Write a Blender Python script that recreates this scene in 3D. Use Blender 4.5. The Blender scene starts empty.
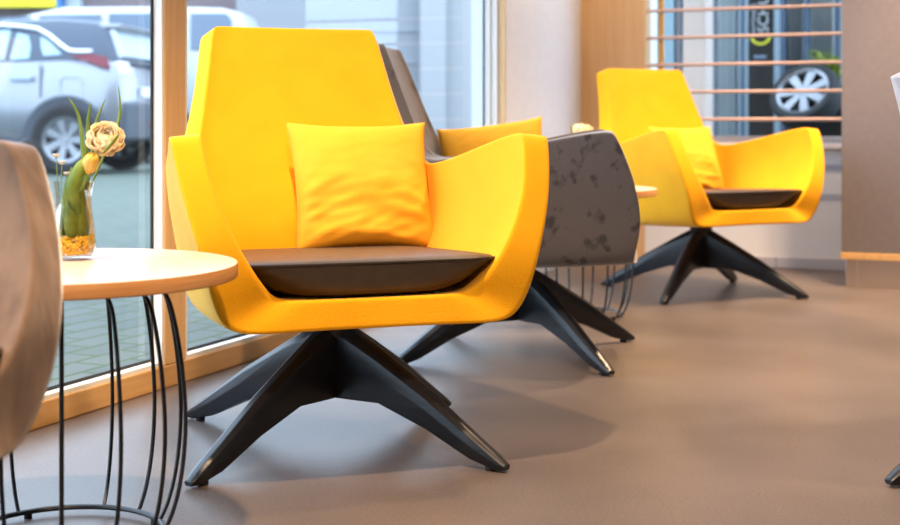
import bpy, bmesh, math, random
from mathutils import Vector, Matrix, noise
random.seed(7)
R = math.radians
COL = bpy.context.scene.collection
F, HOR, CAMH = 1350.0, 122.0, 0.70          # focal length in px, horizon row, camera height
TH = R(22.2)
CT, ST = math.cos(TH), math.sin(TH)
OX, OY = 0.613, 6.877                          # corner of window wall and back wall

# ------------------------------------------------------------------ helpers
def W(u, w, z=0.0):                          # room coordinates -> world
    return Vector((OX + u * CT + w * ST, OY - u * ST + w * CT, z))

def u_at(px, w):                             # where a picture column meets the plane w
    q = (px - 450) / F
    return (q * (OY + CT * w) - OX - ST * w) / (CT + ST * q)

def w_at(px, u):                             # where a picture column meets the plane u
    q = (px - 450) / F
    return (q * (OY - u * ST) - OX - u * CT) / (ST - q * CT)

def link(o, parent=None):
    COL.objects.link(o)
    if parent is not None:
        o.parent = parent
    return o

def tag(o, label=None, cat=None, group=None, kind=None):
    if label: o['label'] = label
    if cat: o['category'] = cat
    if group: o['group'] = group
    if kind: o['kind'] = kind
    return o

def empty(name, loc=(0, 0, 0), rz=0.0, label=None, cat=None, group=None, kind=None):
    o = bpy.data.objects.new(name, None)
    o.empty_display_size = 0.1
    o.location = loc
    o.rotation_euler = (0, 0, rz)
    link(o)
    return tag(o, label, cat, group, kind)

class MB:
    def __init__(self):
        self.v, self.f, self.m = [], [], []
    def add(self, vs, fs, mi=0, M=None):
        n = len(self.v)
        for p in vs:
            p = Vector(p)
            if M is not None: p = M @ p
            self.v.append(tuple(p))
        for f in fs:
            self.f.append(tuple(i + n for i in f)); self.m.append(mi)
        return self
    def box(self, x0, x1, y0, y1, z0, z1, mi=0, M=None):
        vs = [(x0,y0,z0),(x1,y0,z0),(x1,y1,z0),(x0,y1,z0),(x0,y0,z1),(x1,y0,z1),(x1,y1,z1),(x0,y1,z1)]
        return self.add(vs, [(0,3,2,1),(4,5,6,7),(0,1,5,4),(1,2,6,5),(2,3,7,6),(3,0,4,7)], mi, M)
    def prism(self, pts, h, axis='z', mi=0, M=None):   # polygon in plane, extruded by h along axis
        n = len(pts)
        def P(a, b, c):
            return {'z': (a, b, c), 'y': (a, c, b), 'x': (c, a, b)}[axis]
        h0, h1 = h
        vs = [P(a, b, h0) for a, b in pts] + [P(a, b, h1) for a, b in pts]
        fs = [tuple(range(n))[::-1], tuple(range(n, 2 * n))]
        fs += [(i, (i + 1) % n, n + (i + 1) % n, n + i) for i in range(n)]
        return self.add(vs, fs, mi, M)
    def lathe(self, prof, seg=32, mi=0, M=None):
        vs, fs = [], []
        k = len(prof)
        for i in range(seg):
            a = 2 * math.pi * i / seg
            for r, z in prof:
                vs.append((r * math.cos(a), r * math.sin(a), z))
        for i in range(seg):
            j = (i + 1) % seg
            for q in range(k - 1):
                fs.append((i*k+q, j*k+q, j*k+q+1, i*k+q+1))
        return self.add(vs, fs, mi, M)
    def tube(self, pts, r, seg=8, closed=False, mi=0, M=None):
        pts = [Vector(p) for p in pts]
        n = len(pts)
        rr = r if isinstance(r, (list, tuple)) else [r] * n
        vs, fs = [], []
        prev = None
        for i in range(n):
            if closed:
                t = pts[(i + 1) % n] - pts[i - 1]
            else:
                t = pts[min(i + 1, n - 1)] - pts[max(i - 1, 0)]
            t.normalize()
            if prev is None:
                a = Vector((0, 0, 1)) if abs(t.z) < .9 else Vector((1, 0, 0))
            else:
                a = prev
            nrm = (a - t * a.dot(t)).normalized()
            prev = nrm
            b = t.cross(nrm)
            for s in range(seg):
                an = 2 * math.pi * s / seg
                vs.append(tuple(pts[i] + (nrm * math.cos(an) + b * math.sin(an)) * rr[i]))
        for i in range(n if closed else n - 1):
            j = (i + 1) % n
            for s in range(seg):
                s2 = (s + 1) % seg
                fs.append((i*seg+s, i*seg+s2, j*seg+s2, j*seg+s))
        if not closed:
            fs.append(tuple(range(seg))[::-1])
            fs.append(tuple(range((n-1)*seg, n*seg)))
        return self.add(vs, fs, mi, M)
    def build(self, name, mats, parent=None, smooth=True, bevel=0.0, sharp=35):
        me = bpy.data.meshes.new(name)
        me.from_pydata(self.v, [], self.f)
        if not isinstance(mats, (list, tuple)): mats = [mats]
        for m in mats: me.materials.append(m)
        for p, mi in zip(me.polygons, self.m): p.material_index = mi
        bm = bmesh.new(); bm.from_mesh(me)
        bmesh.ops.recalc_face_normals(bm, faces=bm.faces)
        bm.to_mesh(me); bm.free()
        if smooth:
            for p in me.polygons: p.use_smooth = True
            try: me.set_sharp_from_angle(angle=R(sharp))
            except Exception: pass
        o = bpy.data.objects.new(name, me)
        link(o, parent)
        if bevel:
            b = o.modifiers.new('bevel', 'BEVEL'); b.width = bevel; b.segments = 2; b.limit_method = 'ANGLE'
        return o

def in_room(o):
    o.location = (OX, OY, 0); o.rotation_euler = (0, 0, -TH)
    return o

def rbox(name, mat, u0, u1, w0, w1, z0, z1, parent=None, bevel=0.0):
    o = MB().box(u0, u1, w0, w1, z0, z1).build(name, mat, parent, smooth=False, bevel=bevel)
    return o if parent is not None else in_room(o)

def struct(o):
    o['kind'] = 'structure'; return o

# ------------------------------------------------------------------ materials
def mat(name, col=(.8,.8,.8), rough=.5, metal=0.0, sheen=0.0, spec=None, emit=None):
    m = bpy.data.materials.new(name); m.use_nodes = True
    b = m.node_tree.nodes['Principled BSDF']
    b.inputs['Base Color'].default_value = (*col, 1)
    b.inputs['Roughness'].default_value = rough
    b.inputs['Metallic'].default_value = metal
    if sheen:
        b.inputs['Sheen Weight'].default_value = sheen
        b.inputs['Sheen Roughness'].default_value = .4
    if spec is not None: b.inputs['Specular IOR Level'].default_value = spec
    m['b'] = 1
    return m

def nt(m):
    t = m.node_tree
    return t, t.nodes, t.links, t.nodes['Principled BSDF']

def tex_coord(n, l, scale=(1,1,1), rot=(0,0,0)):
    tc = n.new('ShaderNodeTexCoord'); mp = n.new('ShaderNodeMapping')
    mp.inputs['Scale'].default_value = scale; mp.inputs['Rotation'].default_value = rot
    l.new(tc.outputs['Object'], mp.inputs['Vector'])
    return mp.outputs['Vector']

def noise_mix(m, c1, c2, scale=5, detail=3, lo=.35, hi=.65, stretch=(1,1,1), bump=0.0, bscale=None, rough=None):
    t, n, l, b = nt(m)
    v = tex_coord(n, l, stretch)
    nz = n.new('ShaderNodeTexNoise'); nz.inputs['Scale'].default_value = scale; nz.inputs['Detail'].default_value = detail
    l.new(v, nz.inputs['Vector'])
    cr = n.new('ShaderNodeValToRGB')
    cr.color_ramp.elements[0].position = lo; cr.color_ramp.elements[0].color = (*c1, 1)
    cr.color_ramp.elements[1].position = hi; cr.color_ramp.elements[1].color = (*c2, 1)
    l.new(nz.outputs['Fac'], cr.inputs['Fac']); l.new(cr.outputs['Color'], b.inputs['Base Color'])
    if bump:
        n2 = n.new('ShaderNodeTexNoise'); n2.inputs['Scale'].default_value = bscale or scale; n2.inputs['Detail'].default_value = 2
        l.new(v, n2.inputs['Vector'])
        bp = n.new('ShaderNodeBump'); bp.inputs['Strength'].default_value = bump; bp.inputs['Distance'].default_value = .01
        l.new(n2.outputs['Fac'], bp.inputs['Height']); l.new(bp.outputs['Normal'], b.inputs['Normal'])
    return m

def wood(name, c1, c2, stretch, scale=6, rough=.45):
    return noise_mix(mat(name, rough=rough), c1, c2, scale, 4, .3, .7, stretch, .05)

def glass(name, tint=(1,1,1), strength=1.0):
    m = bpy.data.materials.new(name); m.use_nodes = True
    t = m.node_tree; n = t.nodes; l = t.links; n.clear()
    out = n.new('ShaderNodeOutputMaterial'); mx = n.new('ShaderNodeMixShader')
    tr = n.new('ShaderNodeBsdfTransparent'); tr.inputs['Color'].default_value = (*tint, 1)
    gl = n.new('ShaderNodeBsdfGlossy'); gl.inputs['Roughness'].default_value = .02
    fr = n.new('ShaderNodeFresnel'); fr.inputs['IOR'].default_value = 1.35
    ml = n.new('ShaderNodeMath'); ml.operation = 'MULTIPLY'; ml.inputs[1].default_value = strength
    l.new(fr.outputs[0], ml.inputs[0]); l.new(ml.outputs[0], mx.inputs[0])
    l.new(tr.outputs[0], mx.inputs[1]); l.new(gl.outputs[0], mx.inputs[2]); l.new(mx.outputs[0], out.inputs[0])
    return m

YEL = noise_mix(mat('yellow_velvet', rough=.85, sheen=.35, spec=.2), (.82,.362,.003), (.87,.402,.006), 9, 3, .3, .7, bump=.12, bscale=260)
YEL.node_tree.nodes['Principled BSDF'].inputs['Sheen Tint'].default_value = (1,.9,.45,1)
PIL = noise_mix(mat('yellow_cotton', rough=.9, spec=.15), (.86,.41,.028), (.90,.455,.04), 14, 3, .3, .7, bump=.15, bscale=420)
GRY = noise_mix(mat('grey_crushed_velvet', rough=.8, sheen=.8, spec=.2), (.070,.060,.057), (.150,.128,.120), 22, 6, .36, .45, (1,1,.8), .2, 60)
GRY.node_tree.nodes['Principled BSDF'].inputs['Sheen Tint'].default_value = (1,.95,.9,1)
GRY_LIT = noise_mix(mat('grey_velvet_lit', rough=.8, sheen=.7, spec=.2), (.13,.085,.062), (.27,.185,.135), 12, 6, .36, .56, (1,1,.35), .3, 40)  # grey velvet with the warm lamp light put into its colour
LGR = noise_mix(mat('light_grey_velvet', rough=.8, sheen=.4, spec=.2), (.33,.33,.36), (.45,.45,.48), 10, 4, .4, .6)
LEA = noise_mix(mat('brown_leather', rough=.42, spec=.4), (.060,.041,.026), (.075,.052,.034), 30, 2, .3, .7, bump=.1, bscale=350)
PIPE = mat('dark_leather_piping', (.02,.014,.01), .5)
BLK = noise_mix(mat('black_lacquered_wood', rough=.33, spec=.45), (.008,.010,.013), (.013,.015,.019), 20, 2, .3, .7, (1,1,6), .04)
WIRE = mat('black_wire', (.008,.008,.009), .35, spec=.5)
RUB = mat('black_rubber', (.01,.01,.01), .7)
CHR = mat('chrome', (.7,.7,.72), .2, 1.0)
TOP = wood('light_oak_veneer', (.62,.43,.30), (.70,.52,.39), (1.2,14,1), 4, .35)
EDGE = wood('plywood_edge', (.46,.21,.065), (.56,.28,.10), (3,3,60), 3, .5)
WINWOOD = wood('varnished_pine', (.56,.32,.125), (.66,.40,.17), (9,.7,9), 5, .4)
POSTWOOD = wood('varnished_pine_upright', (.66,.40,.18), (.76,.48,.23), (12,12,.6), 5, .4)
BEAD = mat('white_glazing_bead', (.82,.80,.76), .5)
GASK = mat('black_gasket', (.02,.025,.03), .6)
WHT = noise_mix(mat('white_plaster', rough=.85), (.74,.78,.86), (.78,.82,.90), 30, 3, bump=.05, bscale=150)
PANELW = mat('white_wall_panel', (.68,.66,.65), .6)
TAN = wood('tan_wood_panel', (.62,.38,.18), (.70,.46,.235), (7,7,.4), 4, .5)
CEIL = mat('ceiling_white', (.55,.55,.55), .9)
WHT2 = mat('grey_plaster', (.36,.37,.39), .9)
BASEB = mat('grey_baseboard', (.42,.40,.42), .5)
TAUPE = noise_mix(mat('taupe_laminate', rough=.5), (.150,.130,.132), (.162,.142,.144), 40, 2)
STEEL = mat('brushed_steel', (.66,.58,.52), .18, .9)
COPPER = mat('copper_rod', (.62,.40,.30), .38, .35)
BRASS = mat('brass_post', (.60,.33,.09), .35, .4)
GLASS = glass('window_glass', (.97,.985,.99), .09)
VGLASS = glass('vase_glass', (.97,.98,.97), .6)

FLOOR = mat('floor_lino', rough=.38, spec=.35)
t, n, l, b = nt(FLOOR)
v = tex_coord(n, l)
a1 = n.new('ShaderNodeTexNoise'); a1.inputs['Scale'].default_value = 2.2; a1.inputs['Detail'].default_value = 6
a2 = n.new('ShaderNodeTexNoise'); a2.inputs['Scale'].default_value = 160; a2.inputs['Detail'].default_value = 2
l.new(v, a1.inputs['Vector']); l.new(v, a2.inputs['Vector'])
ma = n.new('ShaderNodeMath'); ma.operation = 'MULTIPLY_ADD'; ma.inputs[1].default_value = .45
l.new(a2.outputs['Fac'], ma.inputs[0]); 
mb = n.new('ShaderNodeMath'); mb.operation = 'MULTIPLY'; mb.inputs[1].default_value = .55
l.new(a1.outputs['Fac'], mb.inputs[0]); l.new(mb.outputs[0], ma.inputs[2])
cr = n.new('ShaderNodeValToRGB')
cr.color_ramp.elements[0].position = .41; cr.color_ramp.elements[0].color = (.098,.076,.064,1)
cr.color_ramp.elements[1].position = .59; cr.color_ramp.elements[1].color = (.146,.114,.097,1)
l.new(ma.outputs[0], cr.inputs['Fac']); l.new(cr.outputs['Color'], b.inputs['Base Color'])
bp = n.new('ShaderNodeBump'); bp.inputs['Strength'].default_value = .08; bp.inputs['Distance'].default_value = .004
l.new(a2.outputs['Fac'], bp.inputs['Height']); l.new(bp.outputs['Normal'], b.inputs['Normal'])

PAVE = mat('paving_blocks', rough=.85)
t, n, l, b = nt(PAVE)
v = tex_coord(n, l, (1,1,1), (0,0,R(90)))
br = n.new('ShaderNodeTexBrick'); br.inputs['Scale'].default_value = 1.0
br.inputs['Brick Width'].default_value = .21; br.inputs['Row Height'].default_value = .105
br.inputs['Mortar Size'].default_value = .009; br.inputs['Mortar Smooth'].default_value = .3
br.inputs['Color1'].default_value = (.085,.103,.092,1); br.inputs['Color2'].default_value = (.108,.126,.112,1)
br.inputs['Mortar'].default_value = (.045,.080,.025,1)
l.new(v, br.inputs['Vector']); l.new(br.outputs['Color'], b.inputs['Base Color'])

# ------------------------------------------------------------------ room shell
U1, W0, H = 7.0, -10.0, 2.9
struct(rbox('floor', FLOOR, -.02, U1, W0, .02, -.06, 0))
struct(rbox('ceiling', CEIL, -.08, U1, W0, .1, H, H + .1))
struct(rbox('wall_right', WHT2, U1, U1 + .1, W0, .1, 0, H))
struct(rbox('wall_rear', WHT2, -.08, U1, W0 - .1, W0, 0, H))
# window wall: white wall stub beside the corner
struct(rbox('wall_left', WHT, -.10, .056, w_at(506, .058) - .001, .0, 0, H))
# back wall: parapet under the window, tan panel, lintel
UB = u_at(645, 0)
ZS = .585
wb = MB()
wb.box(UB, U1, 0, .12, 0, ZS - .012)
wb.box(2.6, U1, 0, .12, ZS - .012, H)
wb.box(UB, 2.6, 0, .12, 2.6, H)
struct(in_room(wb.build('wall_back', PANELW, smooth=False)))
struct(rbox('trim_1', TAN, .056, UB, 0, .12, 0, H))
struct(rbox('baseboard_back', BASEB, UB, 1.36, -.014, 0, 0, .052, bevel=.003))
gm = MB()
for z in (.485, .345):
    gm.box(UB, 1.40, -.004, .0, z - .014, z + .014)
struct(in_room(gm.build('wall_strips', mat('grey_blue_strip', (.40,.41,.46), .6), smooth=False)))  # two flat grey-blue strips across the wall under the sill
jm = MB().box(1.03, 1.034, -.0155, -.013, .0, .052)
struct(in_room(jm.build('trim_3', mat('joint_dark', (.12,.12,.13), .8), smooth=False)))

# window_1: the long window beside the chairs
win = empty('window_1', (OX, OY, 0), -TH, kind='structure')
WE = -9.8
PA, PB, PC = w_at(165.5, 0), w_at(186, 0), w_at(506, .058) - .013
MB().box(-.07, 0, WE, PC, 0, .06).build('bottom_rail', WINWOOD, win, smooth=False, bevel=.004)
MB().box(-.07, 0, WE, PC, 2.55, H).build('top_rail', WINWOOD, win, smooth=False, bevel=.004)
posts = [(-9.8,-9.7), (PA-4.68,PB-4.68), (PA-2.34,PB-2.34), (PA,PB)]
for a, c in posts:
    MB().box(-.040, 0, a, c, .06, 2.55).build('post', POSTWOOD, win, smooth=False, bevel=.003)
MB().box(-.04, .059, PC, PC + .012, 0, H).build('end_post', POSTWOOD, win, smooth=False, bevel=.002)
MB().box(-.03, .026, PC - .010, PC, .06, 2.55).build('glazing_bead', BEAD, win, smooth=False, bevel=.002)
for (a, c), (a2, c2) in zip(posts, posts[1:] + [(PC - .009, PC)]):
    w0, w1 = c, a2
    bd = MB()
    bd.box(-.03, -.003, w1 - .012, w1 + .001, .06, 2.55).box(-.03, -.003, w0 - .001, w0 + .012, .06, 2.55)
    bd.box(-.03, -.004, w0, w1, .058, .072)
    bd.build('glazing_bead', BEAD, win, smooth=False, bevel=.002)
    gk = MB().box(-.034, -.030, w1 - .02, w1, .07, 2.55).box(-.034, -.030, w0, w0 + .02, .07, 2.55).box(-.034, -.030, w0, w1, .06, .08)
    gk.build('gasket', GASK, win, smooth=False)
    MB().box(-.040, -.034, w0 - .01, w1 + .01, .055, 2.56).build('pane', GLASS, win, smooth=False)

# window_2: back wall window
win2 = empty('window_2', (OX, OY, 0), -TH, kind='structure')
MB().box(UB, 2.6, .02, .08, ZS + .012, ZS + .046).box(UB, 2.6, .02, .08, 2.55, 2.6).build('window_frame', mat('grey_window_frame', (.36,.34,.36), .5), win2, smooth=False)
MB().box(UB, 2.6, -.05, .10, ZS - .012, ZS + .012).build('window_sill', mat('sill_white', (.72,.62,.56), .4), win2, smooth=False, bevel=.004)
MB().box(UB, 2.6, .045, .051, ZS + .04, 2.56).build('pane', GLASS, win2, smooth=False)

# railing of copper rods in front of the back window
rail = empty('railing', (OX, OY, 0), -TH, 'railing of thin copper rods in front of the back window, with one brass upright', 'railing')
rw = -.03
for k in range(13):
    z = .713 + .134 * k
    MB().tube([(u_at(646, rw), rw, z), (1.9, rw, z)], .0085, 10).build('rod', COPPER, rail)
up = u_at(661.3, rw + .02)
MB().tube([(up, rw + .018, ZS + .012), (up, rw + .018, 2.6)], .0155, 14).build('post', BRASS, rail)

# right-hand cabinet / partition
UC = u_at(841.5, -.66) + .012
cab = empty('cabinet', tuple(W(UC, -.66)), -TH, 'tall taupe cabinet with thin wooden bottom edge on a shiny recessed plinth', 'cabinet')
MB().box(-.012, 1.5, 0, .59, .146, 2.85).build('body', TAUPE, cab, smooth=False, bevel=.003)
MB().box(-.016, 1.5, -.006, .59, .118, .146).build('bottom_edge', WINWOOD, cab, smooth=False, bevel=.002)
MB().box(.004, 1.5, .015, .58, .0, .118).build('plinth', STEEL, cab, smooth=False, bevel=.002)
MB().box(.05, .056, .011, .016, .0, .118).build('plinth_joint', CHR, cab, smooth=False)

# ------------------------------------------------------------------ lounge chair
def shell_cage():
    # inner surface, x >= 0 half; rows run from the rim down to the seat pan
    ZR = [.932, .908, .765, .598, .570, .515, .435, .366, .336]
    YB = [.412, .400, .345, .284, .274, .250, .225, .212, .198]
    C = {}
    def back(xs, dy):
        return [(x, y + d, z) for x, y, z, d in zip(xs, YB, ZR, dy)]
    C[0] = back([0]*9, [0]*9)
    C[1] = back([.105,.108,.120,.14,.141,.138,.13,.120,.115], [-.004]*9)
    C[2] = back([.174,.180,.202,.226,.228,.225,.220,.217,.212], [-.013,-.013,-.014,-.015,-.014,-.012,-.008,-.006,-.004])
    C[3] = back([.197,.203,.227,.262,.263,.262,.254,.246,.234], [-.024,-.024,-.026,-.030,-.030,-.026,-.020,-.014,-.008])
    arm = {
      4: [(.287,.165,.600),(.286,.161,.570),(.281,.150,.515),(.267,.13,.435),(.248,.120,.368),(.236,.115,.340)],
      5: [(.303,-.02,.634),(.302,-.024,.600),(.296,-.035,.53),(.276,-.05,.442),(.254,-.057,.374),(.243,-.06,.347)],
      6: [(.320,-.16,.666),(.318,-.167,.632),(.307,-.19,.55),(.281,-.21,.450),(.257,-.215,.380),(.246,-.215,.354)],
      7: [(.331,-.243,.678),(.328,-.258,.645),(.314,-.292,.557),(.284,-.316,.453),(.258,-.304,.384),(.247,-.290,.359)],
      8: [(.331,-.270,.678),(.328,-.287,.646),(.314,-.325,.558),(.283,-.348,.454),(.257,-.336,.386),(.246,-.320,.361)],
    }
    cen = {4:.115, 5:-.06, 6:-.215, 7:-.316, 8:-.347}
    pz_ = {4:.339, 5:.346, 6:.353, 7:.358, 8:.360}
    V, Fc, idx = [], [], {}
    def vid(key, p):
        if key not in idx:
            idx[key] = len(V); V.append(p)
        return idx[key]
    def pt(s, k, r):
        p = C[k][r] if k <= 3 else arm[k][r - 3]
        return vid((1 if k == 0 else s, k, r), (s * p[0] if k else 0, p[1], p[2]))
    def ct(s, k, h):                     # pan columns: x = 0, .105, .165
        if k == 3: return pt(s, h, 8)
        y = cen[k] + (0, .003, .008)[h] * (1 if k > 6 else 0)
        return vid((1 if h == 0 else s, 'p%d' % h, k), (s * (0, .115, .216)[h], y, pz_[k]))
    for s in (1, -1):
        q = []
        for k in (0, 1, 2):
            for r in range(8):
                q.append((pt(s,k,r), pt(s,k+1,r), pt(s,k+1,r+1), pt(s,k,r+1)))
        for k in (3, 4, 5, 6, 7):
            for r in range(3, 8):
                q.append((pt(s,k,r), pt(s,k+1,r), pt(s,k+1,r+1), pt(s,k,r+1)))
            q.append((pt(s,k,8), pt(s,k+1,8), ct(s,k+1,2), ct(s,k,2)))
            q.append((ct(s,k,2), ct(s,k+1,2), ct(s,k+1,1), ct(s,k,1)))
            q.append((ct(s,k,1), ct(s,k+1,1), ct(s,k+1,0), ct(s,k,0)))
        Fc += [f if s > 0 else f[::-1] for f in q]
    return V, Fc

MESHES = {}
def make_shell(m, parent, scale=(1,1,1)):
    key = ('shell', m.name)
    if key not in MESHES:
        V, Fc = shell_cage()
        bm = bmesh.new()
        vv = [bm.verts.new(p) for p in V]
        for f in Fc: bm.faces.new([vv[i] for i in f])
        bmesh.ops.recalc_face_normals(bm, faces=bm.faces)
        c = [f for f in bm.faces if f.calc_center_median().z > .8]
        if sum(f.normal.y for f in c) > 0:           # normals should point to the sitter
            bmesh.ops.reverse_faces(bm, faces=bm.faces)
        bm.normal_update(); bm.verts.index_update()
        inner, outer = [], []
        for v in bm.verts:
            x, y, z = v.co
            o_ = v.co - v.normal * (.058 * min(v.calc_shell_factor(), 1.6))
            sg = 1 if x > 0 else -1
            if y < .14 and abs(x) > .2 and z < .40:
                o_.x += sg * .010; o_.z -= .004
            outer.append(o_)
            n_ = v.co.copy()
            if y < .17 and abs(x) > .2 and z < .47:
                f = min(max((.17 - y) / .1, 0), 1)
                if z > .42: n_.x -= sg * .016 * f
                elif abs(x) > .225 and z > .363: n_.x -= sg * .036 * f
                elif abs(x) > .225: n_.x -= sg * .050 * f
                else: n_.x -= sg * .055 * f
            inner.append(n_)
        fin = [[v.index for v in f.verts] for f in bm.faces]
        rim = [e for e in bm.edges if len(e.link_faces) == 1]
        nv = len(inner)
        faces = [tuple(f) for f in fin] + [tuple(nv + i for i in f[::-1]) for f in fin]
        rimset = set()
        for e in rim:
            lp = e.link_loops[0]
            i, j = lp.vert.index, lp.link_loop_next.vert.index
            faces.append((j, i, nv + i, nv + j))
            rimset.add((min(i, j), max(i, j)))
        bm.free()
        me = bpy.data.meshes.new('shell')
        me.from_pydata([tuple(p) for p in inner + outer], [], faces); me.materials.append(m)
        for p in me.polygons: p.use_smooth = True
        cr_ = me.attributes.new('crease_edge', 'FLOAT', 'EDGE')
        for e in me.edges:
            i, j = sorted(e.vertices)
            if (i, j) in rimset: cr_.data[e.index].value = .68
            elif (i - nv, j - nv) in rimset: cr_.data[e.index].value = .70
        MESHES[key] = me
    o = bpy.data.objects.new('shell', MESHES[key]); link(o, parent)
    d = o.modifiers.new('sub', 'SUBSURF'); d.levels = 3; d.render_levels = 3
    o.scale = scale
    return o

def cushion_mesh():
    N = 88
    def layer(z, a, yf, yb, n=5.0, dome=0.0):
        pts = []
        yc, hb = (yf + yb) / 2, (yb - yf) / 2
        for i in range(N):
            t_ = 2 * math.pi * i / N
            c_, s_ = math.cos(t_), math.sin(t_)
            x = a * math.copysign(abs(c_) ** (2 / n), c_)
            y = yc + hb * math.copysign(abs(s_) ** (2 / n), s_)
            f = (y - yf) / (yb - yf)
            x *= 1 - .12 * f
            y -= .016 * (1 - (x / a) ** 2) * (1 - f)
            pts.append((x, y, z))
        return pts
    L = [layer(.352,.168,-.305,.192), layer(.356,.184,-.318,.200), layer(.370,.222,-.324,.206), layer(.392,.249,-.332,.208,6), layer(.409,.262,-.336,.208,9),
         layer(.4155,.266,-.337,.209,10), layer(.4205,.260,-.331,.204,10), layer(.4235,.243,-.315,.19,8), layer(.426,.20,-.265,.14,5), layer(.4275,.12,-.17,.03,4), layer(.428,.04,-.10,-.05,3)]
    L = [[(x, y, z - .048 * (y + .08)) for x, y, z in q] for q in L]
    vs = [p for Lr in L for p in Lr]
    fs = []
    for a in range(len(L) - 1):
        for i in range(N):
            j = (i + 1) % N
            fs.append((a*N+i, a*N+j, (a+1)*N+j, (a+1)*N+i))
    fs.append(tuple(range(N))[::-1])
    fs.append(tuple(range((len(L)-1)*N, len(L)*N)))
    return vs, fs, L[5]

def leg_mesh():
    mbx = MB()
    st = [(.0,.030,.272,.104),(.05,.028,.255,.104),(.13,.026,.212,.105),(.25,.023,.144,.066),(.36,.020,.072,.018),(.418,.017,.034,.004),(.442,.012,.016,.005)]
    vs, fs = [], []
    for r, h, zt, zb in st:
        m_ = zb + (zt - zb) * .86
        vs += [(r,-h*.62,zb),(r,h*.62,zb),(r,h,zb+(zt-zb)*.55),(r,h*.85,m_),(r,h*.35,zt),(r,-h*.35,zt),(r,-h*.85,m_),(r,-h,zb+(zt-zb)*.55)]
    k = 8
    for a in range(len(st) - 1):
        for i in range(k):
            j = (i + 1) % k
            fs.append((a*k+i, (a+1)*k+i, (a+1)*k+j, a*k+j))
    fs.append(tuple(range(k))); fs.append(tuple(range((len(st)-1)*k, len(st)*k))[::-1])
    return vs, fs

def make_base(root, base_rz):
    for i in range(4):
        a = base_rz + R(45) + i * R(90)
        if 'leg' not in MESHES:
            vs, fs = leg_mesh()
            o = MB().add(vs, fs).build('leg', BLK, root, sharp=24)
            MESHES['leg'] = o.data
        else:
            o = bpy.data.objects.new('leg', MESHES['leg']); link(o, root)
        bv = o.modifiers.new('bevel', 'BEVEL'); bv.width = .0025; bv.segments = 2; bv.limit_method = 'ANGLE'; bv.angle_limit = R(24)
        o.rotation_euler = (0, 0, a)
        if 'pad' not in MESHES:
            pd = MB().lathe([(0,0),(.010,0),(.011,.003),(.010,.014),(0,.014)], 16).build('foot_pad', RUB, o)
            MESHES['pad'] = pd.data
        else:
            pd = bpy.data.objects.new('foot_pad', MESHES['pad']); link(pd, o)
        pd.location = (.402, 0, 0)
    if 'hub' not in MESHES:
        h = MB().lathe([(0,.104),(.020,.106),(.024,.12),(.026,.20),(.046,.262),(.040,.272),(0,.272)], 24).build('base_hub', BLK, root)
        MESHES['hub'] = h.data
        p = MB().lathe([(0,.270),(.030,.270),(.030,.278),(.085,.280),(.085,.287),(0,.287)], 24).build('swivel_plate', CHR, root)
        MESHES['swv'] = p.data
    else:
        link(bpy.data.objects.new('base_hub', MESHES['hub']), root)
        link(bpy.data.objects.new('swivel_plate', MESHES['swv']), root)

def make_cushion(root):
    if 'cush' not in MESHES:
        vs, fs, loop = cushion_mesh()
        c = MB().add(vs, fs).build('seat_cushion', LEA, root, sharp=60)
        MESHES['cush'] = c.data
        lp = [(x*1.004, y - (.001 if y < 0 else 0), z) for x, y, z in loop]
        p = MB().tube(lp, .0032, 6, True).build('piping', PIPE, c)
        MESHES['pipe'] = p.data
    else:
        c = bpy.data.objects.new('seat_cushion', MESHES['cush']); link(c, root)
        link(bpy.data.objects.new('piping', MESHES['pipe']), c)
    return c

def lounge_chair(name, loc, phi, base_deg, shell_mat, label, group=None, scale=(1,1,1), cat='chair'):
    root = empty(name, (loc[0], loc[1], 0), R(phi), label, cat, group)
    make_shell(shell_mat, root, scale)
    c = make_cushion(root); c.scale = scale
    make_base(root, R(base_deg - phi))
    return root

YP = (-.252, 2.94)
YPH = 19.3
front_chair = lounge_chair('lounge_chair', YP, YPH, 11, YEL, 'large yellow velvet lounge chair in the foreground, nearest to the window post')
GP = (.210, 4.08)
lounge_chair('lounge_chair', GP, 85, -13, GRY, 'dark grey crushed velvet lounge chair partly hidden behind the front yellow chair')
FP = (1.03, 5.54)
lounge_chair('lounge_chair', FP, 28, 15, YEL, 'smaller looking yellow lounge chair at the back in front of the copper railing')
lounge_chair('lounge_chair', (-.929, 1.50), 70, 20, GRY_LIT, 'blurred grey velvet lounge chair with warm light in its colour at the left picture edge beside the oak table')
lounge_chair('lounge_chair', (1.25, 2.75), 92, -23.3, LGR, 'light grey upholstered chair at the right picture edge, only back corner and one foot showing', scale=(.75,.68,.875))

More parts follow.
